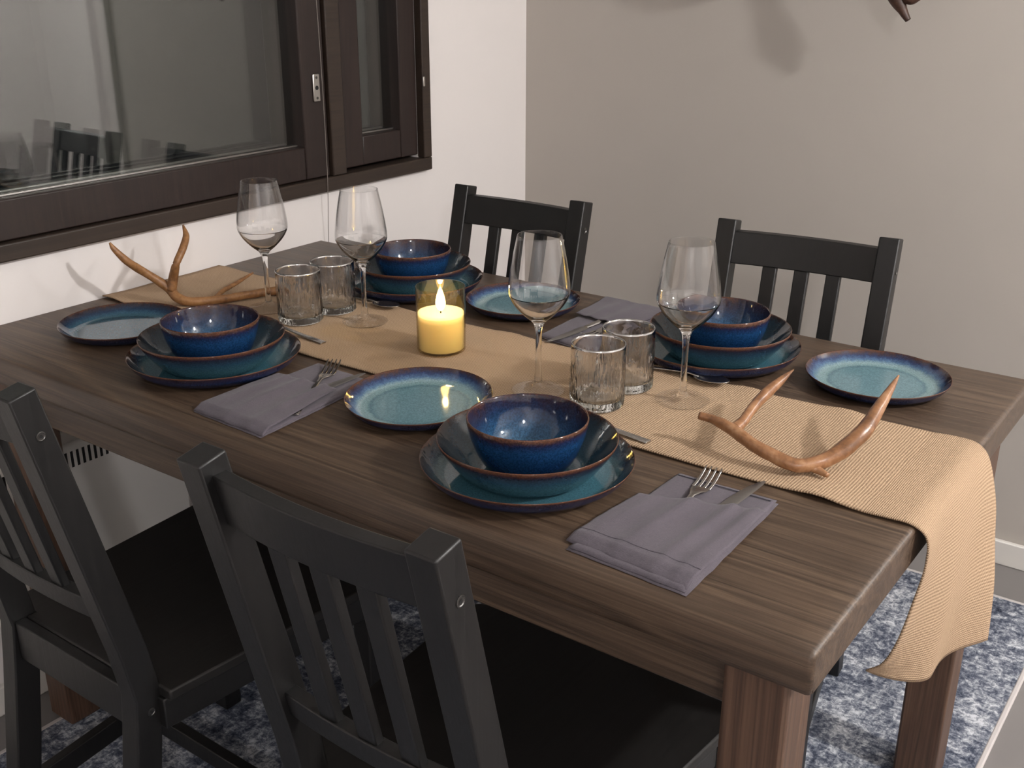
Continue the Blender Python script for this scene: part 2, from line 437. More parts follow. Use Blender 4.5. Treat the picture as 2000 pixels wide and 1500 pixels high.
S1 = sash(WY0+0.034, 0.922, WZ0+0.034, WZ1-0.034, 0.075, 0.072, 0.072, -0.10, 0.012)
S2 = sash(0.974, WY1-0.034, WZ0+0.040, WZ1-0.034, 0.070, 0.062, 0.068, -0.10, 0.004)
# lock plate on the wide sash
LP = wbox('lock_plate', 0.882, 0.902, 1.070, 1.130, 0.012, 0.0165, M['plate_metal'], W, bevel=0.002)
def disc_x(name, y, z, r, x0, x1, m, parent, n=16):
    bm = bmesh.new()
    loft(bm, [[(x, y-0.2+r*math.cos(2*PI*i/n), z-WZ0+r*math.sin(2*PI*i/n)) for i in range(n)] for x in (x0, x1)])
    return obj(name, bm, m, parent)
disc_x('keyhole', 0.892, 1.100, 0.0048, 0.0162, 0.0168, M['black'], LP)
for zz in (1.078, 1.122): disc_x('screw', 0.892, zz, 0.0030, 0.0163, 0.0172, M['screw'], LP)
wbox('hinge_catch', 1.243, 1.250, 1.075, 1.098, 0.022, 0.025, M['plate_metal'], W, bevel=0.001)

# thin cord hanging by the mullion
cp = [(0.030, 0.880, 1.9), (0.030, 0.889, 1.45), (0.030, 0.8955, 1.15), (0.027, 0.8985, 0.95), (0.024, 0.899, 0.86), (0.012, 0.902, 0.70), (0.010, 0.903, 0.42)]
M['cord'] = plain('grey_cord', srgb(120, 112, 106), 0.5)
tag(obj('hanging_cord', tube(cp, [0.0008]*7, 6, 6), M['cord'], smooth=True), 'thin cord hanging down past the window mullion', 'cord')

# electric wall heater below the window
H = tag(empty('wall_heater', (0, 0.1, 0.22)), 'white electric panel heater with a slotted top under the window', 'heater')
bm = boxb(0.012, 0.075, -0.65, 0.30, 0.0, 0.305)
hp = obj('body', bm, M['white_trim'], H, bevel=0.006)
obj('bracket', boxb(0.0, 0.012, -0.5, 0.2, 0.05, 0.26), M['white_trim'], H)
sl = boxb(0.0745, 0.0757, -0.0026, 0.0026, -0.016, 0.016)
slot0 = obj('vent_slot', sl, M['black'], hp, bevel=0.0)
slot0.location = (0, -0.62, 0.272)
for k in range(1, 74):
    y = -0.62 + 0.0122*k
    if y > 0.27: break
    c = slot0.copy(); COL.objects.link(c); c.parent = hp; c.location = (0, y, 0.272)

# lamps
for i, (p, e, r, _) in enumerate(LAMPS):
    t = empty('ceiling_lamp', (p[0], p[1], ZC))
    tag(t, ['white ceiling spot lamp nearest the table end', 'white ceiling spot lamp towards the wall behind the viewer', 'unseen white spot lamp added in the next room to brighten the window reflection'][i], 'lamp', 'ceiling lamps of the room')
    obj('ceiling_plate', lathe([(0, 0), (0.06, 0), (0.06, -0.015), (0.0, -0.015)], 24), M['chrome_lamp'], t)
    dz = p[2] - ZC
    obj('stem', lathe([(0.008, -0.015), (0.008, dz+0.10), (0, dz+0.10), (0, -0.015)], 12), M['chrome_lamp'], t)
    obj('shade', lathe([(0.010, dz+0.115), (0.05, dz+0.10), (0.085, dz+0.075), (0.083, dz+0.073), (0.048, dz+0.096), (0.0, dz+0.108)], 32), M['chrome_lamp'], t, smooth=True)

# rug
RX0, RX1, RY0, RY1 = 0.115, 1.580, -1.05, 1.537
rg = tag(empty('rug', ((RX0+RX1)/2, (RY0+RY1)/2, 0)), 'blue grey distressed rug with pale bound edges under the table', 'rug')
hx, hy = (RX1-RX0)/2, (RY1-RY0)/2
obj('pile', boxb(-hx+0.010, hx-0.010, -hy+0.010, hy-0.010, 0.0, 0.009), M['rug'], rg)
for (a, b, c, d) in ((-hx, hx, -hy, -hy+0.011), (-hx, hx, hy-0.011, hy), (-hx, -hx+0.011, -hy, hy), (hx-0.011, hx, -hy, hy)):
    obj('binding', boxb(a, b, c, d, 0.0, 0.010), M['rug_edge'], rg, bevel=0.003)

# ------------------------------------------------------------------ dining table
T = tag(empty('dining_table', (0, 0, 0)), 'dark stained solid wood dining table standing against the window wall', 'table')
TH = 0.052
bm = bmesh.new(); nx = 60
sec = [(0.0, ZT-TH+0.008), (0.006, ZT-TH), (TW-0.006, ZT-TH), (TW, ZT-TH+0.008), (TW, ZT-0.008), (TW-0.0028, ZT-0.0026), (TW-0.0085, ZT), (0.0085, ZT), (0.0028, ZT-0.0026), (0.0, ZT-0.008)]
rings = []
for i in range(nx+1):
    x = 0.002 + (TL-0.007-0.002)*i/nx
    rings.append([(x, y + (0.0018*noise.noise(Vector((x*5, 3.1, 0))) if y < 0.1 else 0.0018*noise.noise(Vector((x*5, 9.1, 0))) if y > 0.8 else 0), z) for y, z in sec])
for dx, s in ((0.0040, 0.0025), (0.0064, 0.0065), (0.0070, 0.0110)):
    cz = ZT-TH/2
    rings.append([(TL-0.007+dx, min(max(y, s*0.6), TW-s*0.6), cz + (z-cz)*(1-s/(TH/2)*0.55)) for y, z in sec])
loft(bm, rings)
obj('tabletop', bm, M['table'], T, bevel=0.0015, seg=1)
AP = 0.072
for (a, b, c, d) in ((0.16, 1.458, 0.040, 0.062), (0.16, 1.458, TW-0.062, TW-0.040)):
    obj('apron', boxb(a, b, c, d, ZT-TH-AP, ZT-TH), M['table'], T, bevel=0.002)
for x in (0.116, 1.480): obj('apron', boxb(x, x+0.022, 0.084, TW-0.084, ZT-TH-AP, ZT-TH), M['table'], T, bevel=0.002)
LW = 0.071
for x in (0.090, 1.452):
    for y in (0.018, TW-0.018-LW):
        g = obj('leg', boxb(0, LW, 0, LW, 0, ZT-TH-0.0102), M['leg'], T, bevel=0.005)
        g.location = (x, y, 0.0102)

# ------------------------------------------------------------------ chairs
CH = 0.905; ZS = 0.438; K = 0.221; CW = 0.337
def make_chair():
    root = empty('dining_chair')
    pw, pd = 0.036, 0.035
    ln = math.sqrt(1+K*K)
    def post(s):
        bm = bmesh.new()
        xo = s*CW/2; xi = s*(CW/2-pw)
        rings = []
        # back-edge line of the post, then square section
        path = [(-0.062, 0.010), (-0.030, 0.22), (-0.010, 0.36), (-0.002, ZS-0.01), (-K*(0.50-ZS), 0.50)]
        for y, z in path:
            dpt = pd if z > 0.05 else pd*0.9
            rings.append([(xo, y, z), (xi, y, z), (xi, y+dpt+0.006, z), (xo, y+dpt+0.006, z)])
        ytop = -K*(CH-ZS)
        rings.append([(xo, ytop, CH-0.0075), (xi, ytop, CH-0.0075), (xi, ytop+pd*1.0, CH), (xo, ytop+pd*1.0, CH)])
        loft(bm, rings)
        return obj('rear_post', bm, M['chair'], root, bevel=0.0025)
    posts = {s: post(s) for s in (-1, 1)}
    # screws on the outer faces
    for s in (-1, 1):
        for (z, yo) in ((CH-0.060, 0.018), (ZS-0.035, 0.022)):
            y = (-K*(z-ZS) if z > ZS else -0.004) + yo
            n = 14; bm = bmesh.new()
            loft(bm, [[(s*(CW/2+dx), y+rr*math.cos(2*PI*i/n), z+rr*math.sin(2*PI*i/n)) for i in range(n)] for dx, rr in ((-0.002, 0.0062), (0.0009, 0.0062), (0.0011, 0.005), (0.0004, 0.0042))])
            sc = obj('screw', bm, M['screw'], posts[s])
            bm = bmesh.new(); loft(bm, [[(s*(CW/2+dx), y+0.0022*math.cos(2*PI*i/6), z+0.0022*math.sin(2*PI*i/6)) for i in range(6)] for dx in (0.0003, 0.0008)])
            obj('socket', bm, M['black'], posts[s])
    def rail(name, z0, z1, th, bow, off):
        bm = bmesh.new(); rings = []
        x = CW/2-pw+0.002
        for i in range(13):
            t = -1 + 2*i/12
            b = -bow*(1-t*t)
            q = []
            for z, dy in ((z0, 0), (z0, th), (z1, th), (z1, 0)):
                q.append((x*t, -K*(z-ZS) + off + b + dy, z))
            rings.append(q)
        loft(bm, rings)
        return obj(name, bm, M['chair'], root, bevel=0.002)
    rail('top_rail', CH-0.082, CH-0.022, 0.020, 0.010, 0.010)
    rail('lower_rail', 0.550, 0.586, 0.020, 0.008, 0.010)
    for sx in (-0.060, 0.0, 0.060):
        bm = bmesh.new(); rings = []
        for z in (0.582, CH-0.078):
            x = CW/2-pw; b = -0.009*(1-(sx/x)**2)
            y = -K*(z-ZS) + 0.014 + b
            rings.append([(sx-0.0135, y, z), (sx+0.0135, y, z), (sx+0.0135, y+0.013, z), (sx-0.0135, y+0.013, z)])
        loft(bm, rings); obj('back_slat', bm, M['chair'], root, bevel=0.002)
    # seat: wider at the front, rounded front corners
    WF, WB, YB, YF_ = 0.451, 0.388, 0.034, 0.444
    def edge(yy): return WB/2 + (WF-WB)/2*(yy-YB)/(YF_-YB)
    out = [(-edge(YB), YB)]
    rc = 0.030
    for k in range(7):
        a = PI - (PI/2)*k/6
        out.append((-edge(YF_)+rc+rc*math.cos(a), YF_-rc+rc*math.sin(a)))
    for k in range(7):
        a = PI/2 - (PI/2)*k/6
        out.append((edge(YF_)-rc+rc*math.cos(a), YF_-rc+rc*math.sin(a)))
    out.append((edge(YB), YB))
    xn = CW/2-pw-0.001
    out += [(xn, YB), (xn, 0.021), (-xn, 0.021), (-xn, YB)]
    bm = bmesh.new(); loft(bm, [[(x, y, z) for x, y in out] for z in (ZS-0.018, ZS)])
    obj('seat', bm, M['chair_seat'], root, bevel=0.003)
    zr0, zr1 = ZS-0.066, ZS-0.018
    obj('back_rail', boxb(-CW/2+pw, CW/2-pw, 0.002, 0.0205, zr0, ZS-0.0015), M['chair'], root, bevel=0.002)
    obj('front_rail', boxb(-0.165, 0.165, YF_-0.045, YF_-0.025, zr0, zr1), M['chair'], root, bevel=0.002)
    for s in (-1, 1):
        bm = bmesh.new()
        xa, xb = s*(edge(0.03)-0.012), s*(edge(YF_-0.03)-0.010)
        loft(bm, [[(xa, 0.030, zr0), (xa-s*0.02, 0.030, zr0), (xa-s*0.02, 0.030, zr1), (xa, 0.030, zr1)],
                  [(xb, YF_-0.05, zr0), (xb-s*0.02, YF_-0.05, zr0), (xb-s*0.02, YF_-0.05, zr1), (xb, YF_-0.05, zr1)]])
        obj('side_rail', bm, M['chair'], root, bevel=0.002)
        xf = s*(edge(YF_-0.03)-0.008)
        bm = bmesh.new()
        x0, x1 = (xf-0.036, xf) if s > 0 else (xf, xf+0.036)
        fl = box(bm, x0, x1, YF_-0.050, YF_-0.014, 0.010, zr1)
        lg = obj('front_leg', bm, M['chair'], root, bevel=0.003)
        n = 14; bm = bmesh.new(); yy, z = YF_-0.032, ZS-0.040
        loft(bm, [[(xf+s*dx, yy+rr*math.cos(2*PI*i/n), z+rr*math.sin(2*PI*i/n)) for i in range(n)] for dx, rr in ((-0.002, 0.0062), (0.0009, 0.0062), (0.0011, 0.005), (0.0004, 0.0042))])
        obj('screw', bm, M['screw'], lg)
        bm = bmesh.new()
        xs = s*(CW/2-0.010); xe = xf - s*0.010
        loft(bm, [[(xs, -0.016, 0.112), (xs-s*0.018, -0.016, 0.112), (xs-s*0.018, -0.016, 0.150), (xs, -0.016, 0.150)],
                  [(xe, YF_-0.045, 0.112), (xe-s*0.018, YF_-0.045, 0.112), (xe-s*0.018, YF_-0.045, 0.150), (xe, YF_-0.045, 0.150)]])
        obj('side_stretcher', bm, M['chair'], root, bevel=0.002)
    obj('cross_stretcher', boxb(-0.165, 0.165, 0.20, 0.22, 0.115, 0.147), M['chair'], root, bevel=0.002)
    return root
chair0 = make_chair()
chairs = [((1.147, -0.160), -0.006, 'black brown slatted chair in front of the nearest plate stack'),
          ((0.538, -0.174), -0.005, 'black brown slatted chair at the near table side, closest to the heater'),
          ((1.109, 0.980), 3.236, 'black slatted chair against the grey wall, closest to the hanging runner end'),
          ((0.482, 0.936), 3.146, 'black slatted chair in front of the corner where white meets grey wall')]
for i, (c, a, lab) in enumerate(chairs):
    o = chair0 if i == 0 else copy_tree(chair0)
    o.location = (c[0], c[1], 0.0); o.rotation_euler = (0, 0, a)
    tag(o, lab, 'chair', 'dining chairs around the table')

# ------------------------------------------------------------------ table runner
def make_runner():
    ys0, ys1 = 0.304, 0.586
    NV_ = 36
    # long profile: along the table, over the edge, then down
    S = []
    s_tab = TL - 0.060
    for i in range(90): S.append(s_tab * i / 89)
    nh = 52; hang = 0.352
    for i in range(1, nh+1): S.append(s_tab + hang * i / nh)
    fr = [(TL-0.060, ZT+0.0008), (TL-0.032, ZT+0.0022), (TL-0.006, ZT+0.0012), (1.5615, 0.742), (1.564, 0.708), (1.558, 0.665), (1.547, 0.604), (1.533, 0.563), (1.515, 0.544)]
    md = [(TL-0.060, ZT+0.0008), (TL-0.030, ZT+0.0016), (TL-0.005, ZT), (1.560, 0.738), (1.566, 0.690), (1.568, 0.630), (1.566, 0.570), (1.563, 0.520), (1.560, 0.478)]
    bk = [(TL-0.060, ZT+0.0008), (TL-0.030, ZT+0.0024), (TL-0.004, ZT+0.0006), (1.563, 0.738), (1.578, 0.681), (1.584, 0.623), (1.592, 0.560), (1.595, 0.510), (1.596, 0.470)]
    def prof(P, t):
        C = catmull([(a, 0, b) for a, b in P], 8)
        k = t * (len(C)-1); i = min(int(k), len(C)-2); return C[i].lerp(C[i+1], k-i)
    verts = []; uvs = []
    for s in S:
        for j in range(NV_+1):
            v = j / NV_
            e0 = 0.0035*noise.noise(Vector((s*9, 1.7, 0))) ; e1 = 0.006*noise.noise(Vector((s*9, 5.2, 0)))
            y = ys0 + e0*(1-v) + (ys1 - ys0 + e1*v) * v
            if s <= s_tab + 1e-6:
                z = ZT + 0.0022 + 0.0011*(1+noise.noise(Vector((s*7, v*3, 2))))
                # lifted ripple of the near edge and waves of the far edge
                z += 0.007*math.exp(-((s-1.440)/0.030)**2) * max(0, 1-v*4)**1.5 * (1 if s < 1.4 else max(0, (s_tab-s)/(s_tab-1.4)))
                z += 0.0045*max(0, math.sin(s*42+0.6))*max(0, v*5-4)*(1 if s > 1.05 else 0.4)*min(1, (s_tab-s)/0.05)
                z += 0.004*math.exp(-((s-0.03)/0.03)**2) * max(0, 1-v*5)
                x = 0.004 + s*(TL-0.060-0.004)/s_tab
                verts.append((x, y, z))
            else:
                t = (s-s_tab)/hang
                A, B, C = prof(fr, t), prof(md, t), prof(bk, t)
                if v < 0.5: w0, w1, w2 = (1-v*2)**1.6, 1-(1-v*2)**1.6, 0
                else: w0, w1, w2 = 0, 1-((v-0.5)*2)**1.4, ((v-0.5)*2)**1.4
                p = A*w0 + B*w1 + C*w2
                p.x += 0.0045*math.sin(v*11+1.0+t*2)*t
                yy = y + 0.006*t*math.sin(s*30)*(v-0.5)
                verts.append((p.x, yy, p.z + 0.0025*(1-t)))
            uvs.append((s, v*(ys1-ys0)))
    n = NV_+1; faces = [(i*n+j, i*n+j+1, (i+1)*n+j+1, (i+1)*n+j) for i in range(len(S)-1) for j in range(NV_)]
    o = obj('table_runner', (verts, [f[::-1] for f in faces]), M['runner'], smooth=True)
    uv = o.data.uv_layers.new(name='UVMap')
    for lp in o.data.loops: uv.data[lp.index].uv = uvs[lp.vertex_index]
    so = o.modifiers.new('thick', 'SOLIDIFY'); so.thickness = 0.0022; so.offset = 0.0
    return tag(o, 'beige woven runner along the table, hanging over its near end', 'table runner')
make_runner()

# ------------------------------------------------------------------ tableware
def place(proto, first, loc, label, cat, group, rz=0.0):
    o = proto if first else copy_tree(proto)
    o.location = loc; o.rotation_euler = (0, 0, rz); tag(o, label, cat, group); return o
dinner_prof = bez([(0, 0.004), (0.05, 0.0042), (0.098, 0.0048), (0.114, 0.0085), (0.126, 0.0175), (0.1338, 0.0262)], 4) + [(0.1347, 0.0270), (0.1352, 0.0264)] + bez([(0.1345, 0.0245), (0.127, 0.0135), (0.115, 0.0045), (0.102, 0.0008), (0.09, 0.0)], 3) + [(0, 0.0)]
deep_prof = bez([(0, 0.005), (0.05, 0.0052), (0.072, 0.0075), (0.090, 0.0165), (0.104, 0.0265), (0.1115, 0.0322)], 4) + [(0.1126, 0.0330), (0.1131, 0.0323)] + bez([(0.1122, 0.030), (0.104, 0.0215), (0.091, 0.0105), (0.078, 0.0025), (0.064, 0.0)], 3) + [(0, 0.0)]
deep_prof = [(r, z*1.56) for r, z in deep_prof]
bowl_prof = bez([(0, 0.005), (0.025, 0.0052), (0.044, 0.009), (0.058, 0.020), (0.0675, 0.0365), (0.0732, 0.0545)], 5) + [(0.0740, 0.0560), (0.0752, 0.0562), (0.0757, 0.0552)] + bez([(0.0752, 0.050), (0.0695, 0.032), (0.0600, 0.014), (0.050, 0.0045), (0.040, 0.0)], 4) + [(0, 0.0)]
bowl_prof = [(r, z*1.24) for r, z in bowl_prof]
side_prof = bez([(0, 0.0035), (0.05, 0.0036), (0.079, 0.0042), (0.090, 0.0068), (0.099, 0.0125), (0.1058, 0.0192)], 4) + [(0.1066, 0.0200), (0.1071, 0.0194)] + bez([(0.1064, 0.0175), (0.100, 0.0085), (0.090, 0.0022), (0.080, 0.0004), (0.07, 0.0)], 3) + [(0, 0.0)]
stacks = [((1.110, 0.156), 'of the stack nearest the camera'),
          ((0.479, 0.186), 'of the stack beside the farthest left side plate'),
          ((0.444, 0.711), 'of the far stack behind the candle'),
          ((1.104, 0.699), 'of the far stack behind the rightmost wine glass')]
P = {k: obj(n, lathe(pr, 96), M[m], smooth=True) for k, n, pr, m in (('d', 'dinner_plate', dinner_prof, 'gl_dinner'), ('p', 'deep_plate', deep_prof, 'gl_deep'), ('b', 'bowl', bowl_prof, 'gl_bowl'), ('s', 'side_plate', side_prof, 'gl_side'))}
for i, (c, lab) in enumerate(stacks):
    a = (0.3, 2.0, 4.1, 5.2)[i]
    place(P['d'], i == 0, (c[0], c[1], ZT+0.0005), 'blue glazed dinner plate at the bottom ' + lab, 'plate', 'dinner plates', a)
    dx = ((0.003, -0.004), (0.004, -0.005), (0.0, -0.003), (0.006, -0.003))[i]
    # the deep plate's foot sits inside the well of the dinner plate
    place(P['p'], i == 0, (c[0]+dx[0], c[1]+dx[1], ZT+0.0054), 'blue glazed deep plate in the middle ' + lab, 'deep plate', 'deep plates', a+1)
    place(P['b'], i == 0, (c[0]+dx[0]*1.5, c[1]+dx[1]*1.5, ZT+0.0136), 'deep blue bowl on top ' + lab, 'bowl', 'blue bowls', a+2)

for i, (c, a, lab) in enumerate([((0.859, 0.241), 0.4, 'blue glazed side plate next to the candle, left of the nearest stack'),
                                 ((0.208, 0.2075), 2.2, 'blue side plate with the dark window reflection painted into its glaze, by the window wall, farthest left on the table'),
                                 ((0.691, 0.734), 4.0, 'blue glazed side plate at the far edge behind the candle'),
                                 ((1.360, 0.728), 5.5, 'pale blue side plate at the table end beside the runner')]):
    so = place(P['s'], i == 0, (c[0], c[1], ZT+0.0005), lab, 'side plate', 'side plates', a)
    if i == 0: so.rotation_mode = 'ZYX'; so.rotation_euler = (0.028, 0, 0); so.location.z = ZT+0.0034
    if i == 1: so.data = so.data.copy(); so.data.materials[0] = M['gl_side_dark_refl']; so.rotation_mode = 'XYZ'; so.rotation_euler = (0, 0, a); so.location.z = ZT+0.0005
    if i > 1: so.rotation_mode = 'XYZ'; so.rotation_euler = (0, 0, a)

# wine glasses
wp = bez([(0.0, 0.0), (0.02, 0.0), (0.0385, 0.0)], 2) + bez([(0.0400, 0.0012), (0.0385, 0.0024), (0.022, 0.0045), (0.0095, 0.0095), (0.0056, 0.019), (0.0044, 0.045), (0.0044, 0.078), (0.0056, 0.098), (0.0100, 0.108), (0.0220, 0.1185), (0.0350, 0.1325), (0.0432, 0.1465), (0.0452, 0.157), (0.0430, 0.178), (0.0380, 0.208), (0.0322, 0.2360)], 4)
wp += [(0.0320, 0.2368), (0.0313, 0.2368)] + bez([(0.0311, 0.2360), (0.0369, 0.208), (0.0419, 0.178), (0.0441, 0.157), (0.0421, 0.1475), (0.0338, 0.1342), (0.0205, 0.1208), (0.0080, 0.1130), (0.0, 0.1115)], 4)
wg = obj('wine_glass', lathe(wp, 72), M['wine_glass'], smooth=True)
wg.data.materials.append(M['wine_bowl']); wg.data.materials.append(M['wine_foot'])
for pl in wg.data.polygons:
    cz = pl.center.z
    if cz > 0.149: pl.material_index = 1
    if cz < 0.0075: pl.material_index = 2
for i, (c, lab) in enumerate([((0.327, 0.436), 'empty wine glass farthest from the camera, beside the distant antler'),
                              ((0.525, 0.483), 'empty wine glass between the ribbed tumblers and the candle'),
                              ((0.965, 0.389), 'empty wine glass just right of the candle, behind the nearest bowl'),
                              ((1.157, 0.482), 'empty wine glass nearest the hanging runner end')]):
    place(wg, i == 0, (c[0], c[1], ZT+0.0060), lab, 'wine glass', 'wine glasses', i*1.3)

# ribbed tumblers
HT = 0.094
def rib(a, r, z):
    if r < 0.0385: return 0
    e = max(0.0, min(1.0, (0.078 + 0.008*noise.noise(Vector((math.cos(a)*4, math.sin(a)*4, 0))) - z)/0.012))
    q = noise.noise(Vector((math.cos(a)*17, math.sin(a)*17, z*30)))
    q2 = noise.noise(Vector((math.cos(a)*6, math.sin(a)*6, z*120+5)))
    return e*(0.0032*abs(q) - 0.0012 + 0.0007*q2)
tp = [(0, 0.0006), (0.02, 0.0006), (0.034, 0.0), (0.0375, 0.0008), (0.0392, 0.003)] + [(0.0395, 0.006+0.085*k/30) for k in range(31)] + [(0.0393, 0.0930), (0.0384, 0.0940), (0.0374, 0.0932)]
tp += [(0.0368, 0.091-0.076*k/10) for k in range(11)] + [(0.034, 0.0125), (0.02, 0.0118), (0, 0.0116)]
tb = obj('tumbler', lathe(tp, 180, rib), M['tumbler'], smooth=True)
tb.data.materials.append(M['tumbler_base']); tb.data.materials.append(M['tumbler_rim'])
for pl in tb.data.polygons:
    if pl.center.z < 0.0135: pl.material_index = 1
    if pl.center.z > 0.0912: pl.material_index = 2
for i, (c, lab) in enumerate([((0.4254, 0.4224), 'ribbed glass tumbler beside the stack closest to the heater'),
                              ((0.430, 0.5024), 'ribbed glass tumbler in front of the far stack behind the candle'),
                              ((1.063, 0.3975), 'ribbed glass tumbler directly behind the nearest bowl'),
                              ((1.061, 0.4853), 'ribbed glass tumbler beside the far stack near the table end')]):
    place(tb, i == 0, (c[0], c[1], ZT+0.0058), lab, 'tumbler', 'ribbed tumblers', 0.3+i*1.7)

# ------------------------------------------------------------------ candle in amber glass
nt = NT('cream_wax'); M['wax'] = nt.base(srgb(240, 226, 184), 0.5)
nt.b.inputs['Subsurface Weight'].default_value = 1.0
nt.b.inputs['Subsurface Radius'].default_value = (1.0, 0.9, 0.7)
nt.b.inputs['Subsurface Scale'].default_value = 0.025
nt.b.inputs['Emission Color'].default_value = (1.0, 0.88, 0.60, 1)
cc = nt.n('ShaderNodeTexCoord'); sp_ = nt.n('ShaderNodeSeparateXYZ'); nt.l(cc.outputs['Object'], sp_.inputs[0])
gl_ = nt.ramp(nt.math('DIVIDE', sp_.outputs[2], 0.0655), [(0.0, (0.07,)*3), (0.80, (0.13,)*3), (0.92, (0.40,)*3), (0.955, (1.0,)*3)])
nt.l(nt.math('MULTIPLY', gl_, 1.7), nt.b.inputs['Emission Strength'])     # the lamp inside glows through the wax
nt = NT('flame'); nt.base((1, 0.8, 0.4), 0.5)
nt.b.inputs['Emission Color'].default_value = (1.0, 0.72, 0.30, 1); nt.b.inputs['Emission Strength'].default_value = 18.0
M['flame'] = nt.m
CA = tag(empty('candle', (0.729, 0.449, ZT+0.0058)), 'lit cream candle in a gold tinted glass jar', 'candle')
jp = [(0, 0), (0.037, 0), (0.0396, 0.0015), (0.0405, 0.005), (0.0405, 0.108), (0.0401, 0.109), (0.0393, 0.1088), (0.0390, 0.108), (0.0390, 0.0045), (0.036, 0.0035), (0, 0.0035)]
obj('glass_jar', lathe(jp, 72), M['jar'], CA, smooth=True)
wxp = [(0, 0.0038), (0.036, 0.0038), (0.0380, 0.006), (0.0380, 0.064), (0.0370, 0.0655), (0.033, 0.0645), (0.015, 0.063), (0, 0.0625)]
obj('wax', lathe(wxp, 56), M['wax'], CA, smooth=True)
fp = [(0, 0.066), (0.0045, 0.069), (0.0078, 0.076), (0.0080, 0.083), (0.0060, 0.093), (0.0030, 0.101), (0, 0.107)]
fl = obj('flame', lathe(bez(fp, 3), 20), M['flame'], CA, smooth=True)
obj('wick', lathe([(0, 0.060), (0.0012, 0.060), (0.0012, 0.070), (0, 0.070)], 10), M['black'], fl)
ld = bpy.data.lights.new('candle_glow', 'POINT'); ld.energy = 0.10; ld.color = (1.0, 0.80, 0.48); ld.shadow_soft_size = 0.004
lo = bpy.data.objects.new('candle_glow', ld); COL.objects.link(lo); lo.location = (0.729, 0.449, ZT+0.0046+0.1115)

# ------------------------------------------------------------------ napkins
def sheet(name, q, zf, th, parent, nx=26, ny=34, org=(0, 0, 0), m='napkin'):
    """cloth slab over the quad q = (near-left, near-right, far-right, far-left); zf(u, v) height of its top, th(u, v) thickness"""
    q = [Vector((p[0]-org[0], p[1]-org[1], 0)) for p in q]
    top = []; bot = []
    for j in range(ny+1):
        v = j/ny
        for i in range(nx+1):
            u = i/nx
            p = q[0]*(1-u)*(1-v) + q[1]*u*(1-v) + q[2]*u*v + q[3]*(1-u)*v
            wob = 0.0016*noise.noise(Vector((p.x*40+org[0]*9, p.y*40, 1)))
            p = p + Vector((wob, wob, 0))
            z = zf(u, v); t = th(u, v)
            e = min(u, 1-u, v, 1-v)*nx
            rnd = t*0.5*(1-min(1, e))**2
            top.append((p.x, p.y, z - rnd)); bot.append((p.x, p.y, z - t + rnd*0.6))
    n = nx+1; N = len(top); f = []
    for j in range(ny):
        for i in range(nx):
            a = j*n+i
            f.append((a, a+1, a+n+1, a+n)); f.append((N+a, N+a+n, N+a+n+1, N+a+1))
    bd = [i for i in range(n)] + [(j+1)*n-1 for j in range(1, ny+1)] + [ny*n+i for i in range(nx-1, -1, -1)] + [j*n for j in range(ny-1, 0, -1)]
    for a, b in zip(bd, bd[1:]+bd[:1]): f.append((a, N+a, N+b, b))
    return obj(name, (top+bot, f), M[m], parent, smooth=True)
def stitch(parent, pts, z, org, w=0.0009):
    C = catmull([(p[0]-org[0], p[1]-org[1], z(p) if callable(z) else z) for p in pts], 6)
    bm = bmesh.new(); rings = []
    for i, c in enumerate(C):
        t = (C[min(i+1, len(C)-1)]-C[max(i-1, 0)]).normalized(); s = Vector((-t.y, t.x, 0))*w
        rings.append([c+s, c+Vector((0, 0, 0.0005)), c-s, c-Vector((0, 0, 0.0005))])
    loft(bm, rings); return obj('stitching', bm, M['stitch'], parent)

def bil(q, u, v):
    q = [Vector((p[0], p[1], 0)) for p in q]
    p = q[0]*(1-u)*(1-v) + q[1]*u*(1-v) + q[2]*u*v + q[3]*(1-u)*v
    return (p.x, p.y)
def napkin(label, back, pocket, ridges, hem=True):
    org = (sum(p[0] for p in back)/4, sum(p[1] for p in back)/4, ZT)
    root = tag(empty('napkin', org), label, 'napkin', 'folded grey napkins with cutlery')
    sd = org[0]*31
    zb = lambda u, v: 0.0048 + 0.0008*noise.noise(Vector((u*3+sd, v*3, 0)))
    sheet('back_layer', back, zb, lambda u, v: 0.0046, root, org=org)
    sheet('under_fold', [(p[0]+(0.004 if k in (1, 2) else -0.001), p[1]-0.004) for k, p in enumerate(back)], lambda u, v: 0.0022, lambda u, v: 0.0020, root, org=org, ny=16, nx=14)
    def zp(u, v):
        h = 0.0108 + 0.0016*noise.noise(Vector((u*3.2+sd, v*2.6, 7)))
        for (uc, wd, am) in ridges:
            h += am*math.exp(-((u-uc-0.05*(v-0.5))/wd)**2)*min(1, 0.25+v*1.2)
        h -= 0.007*max(0, 0.10-v)/0.10
        return h
    pk = sheet('pocket', pocket, zp, lambda u, v: 0.0020, root, org=org, nx=40, ny=40)
    if hem:
        z2 = lambda v: 0.0068+0.0003
        stitch(root, [bil(back, u, 0.955) for u in (0.03, 0.3, 0.6, 0.97)], 0.0056, org)
        zz = [(u, zp(u, 0.16)) for u in (0.02, 0.25, 0.5, 0.75, 0.98)]
        C = []
        for k in range(25):
            u = 0.01+0.98*k/24; x, y = bil(pocket, u, 0.17); C.append(Vector((x-org[0], y-org[1], zp(u, 0.17)+0.0001)))
        bm = bmesh.new(); rings = []
        for c in C: rings.append([c+Vector((0, 0.0008, 0)), c+Vector((0, 0, 0.0004)), c-Vector((0, 0.0008, 0)), c-Vector((0, 0, 0.0004))])
        loft(bm, rings); obj('stitching', bm, M['stitch_soft'], pk)
    return root
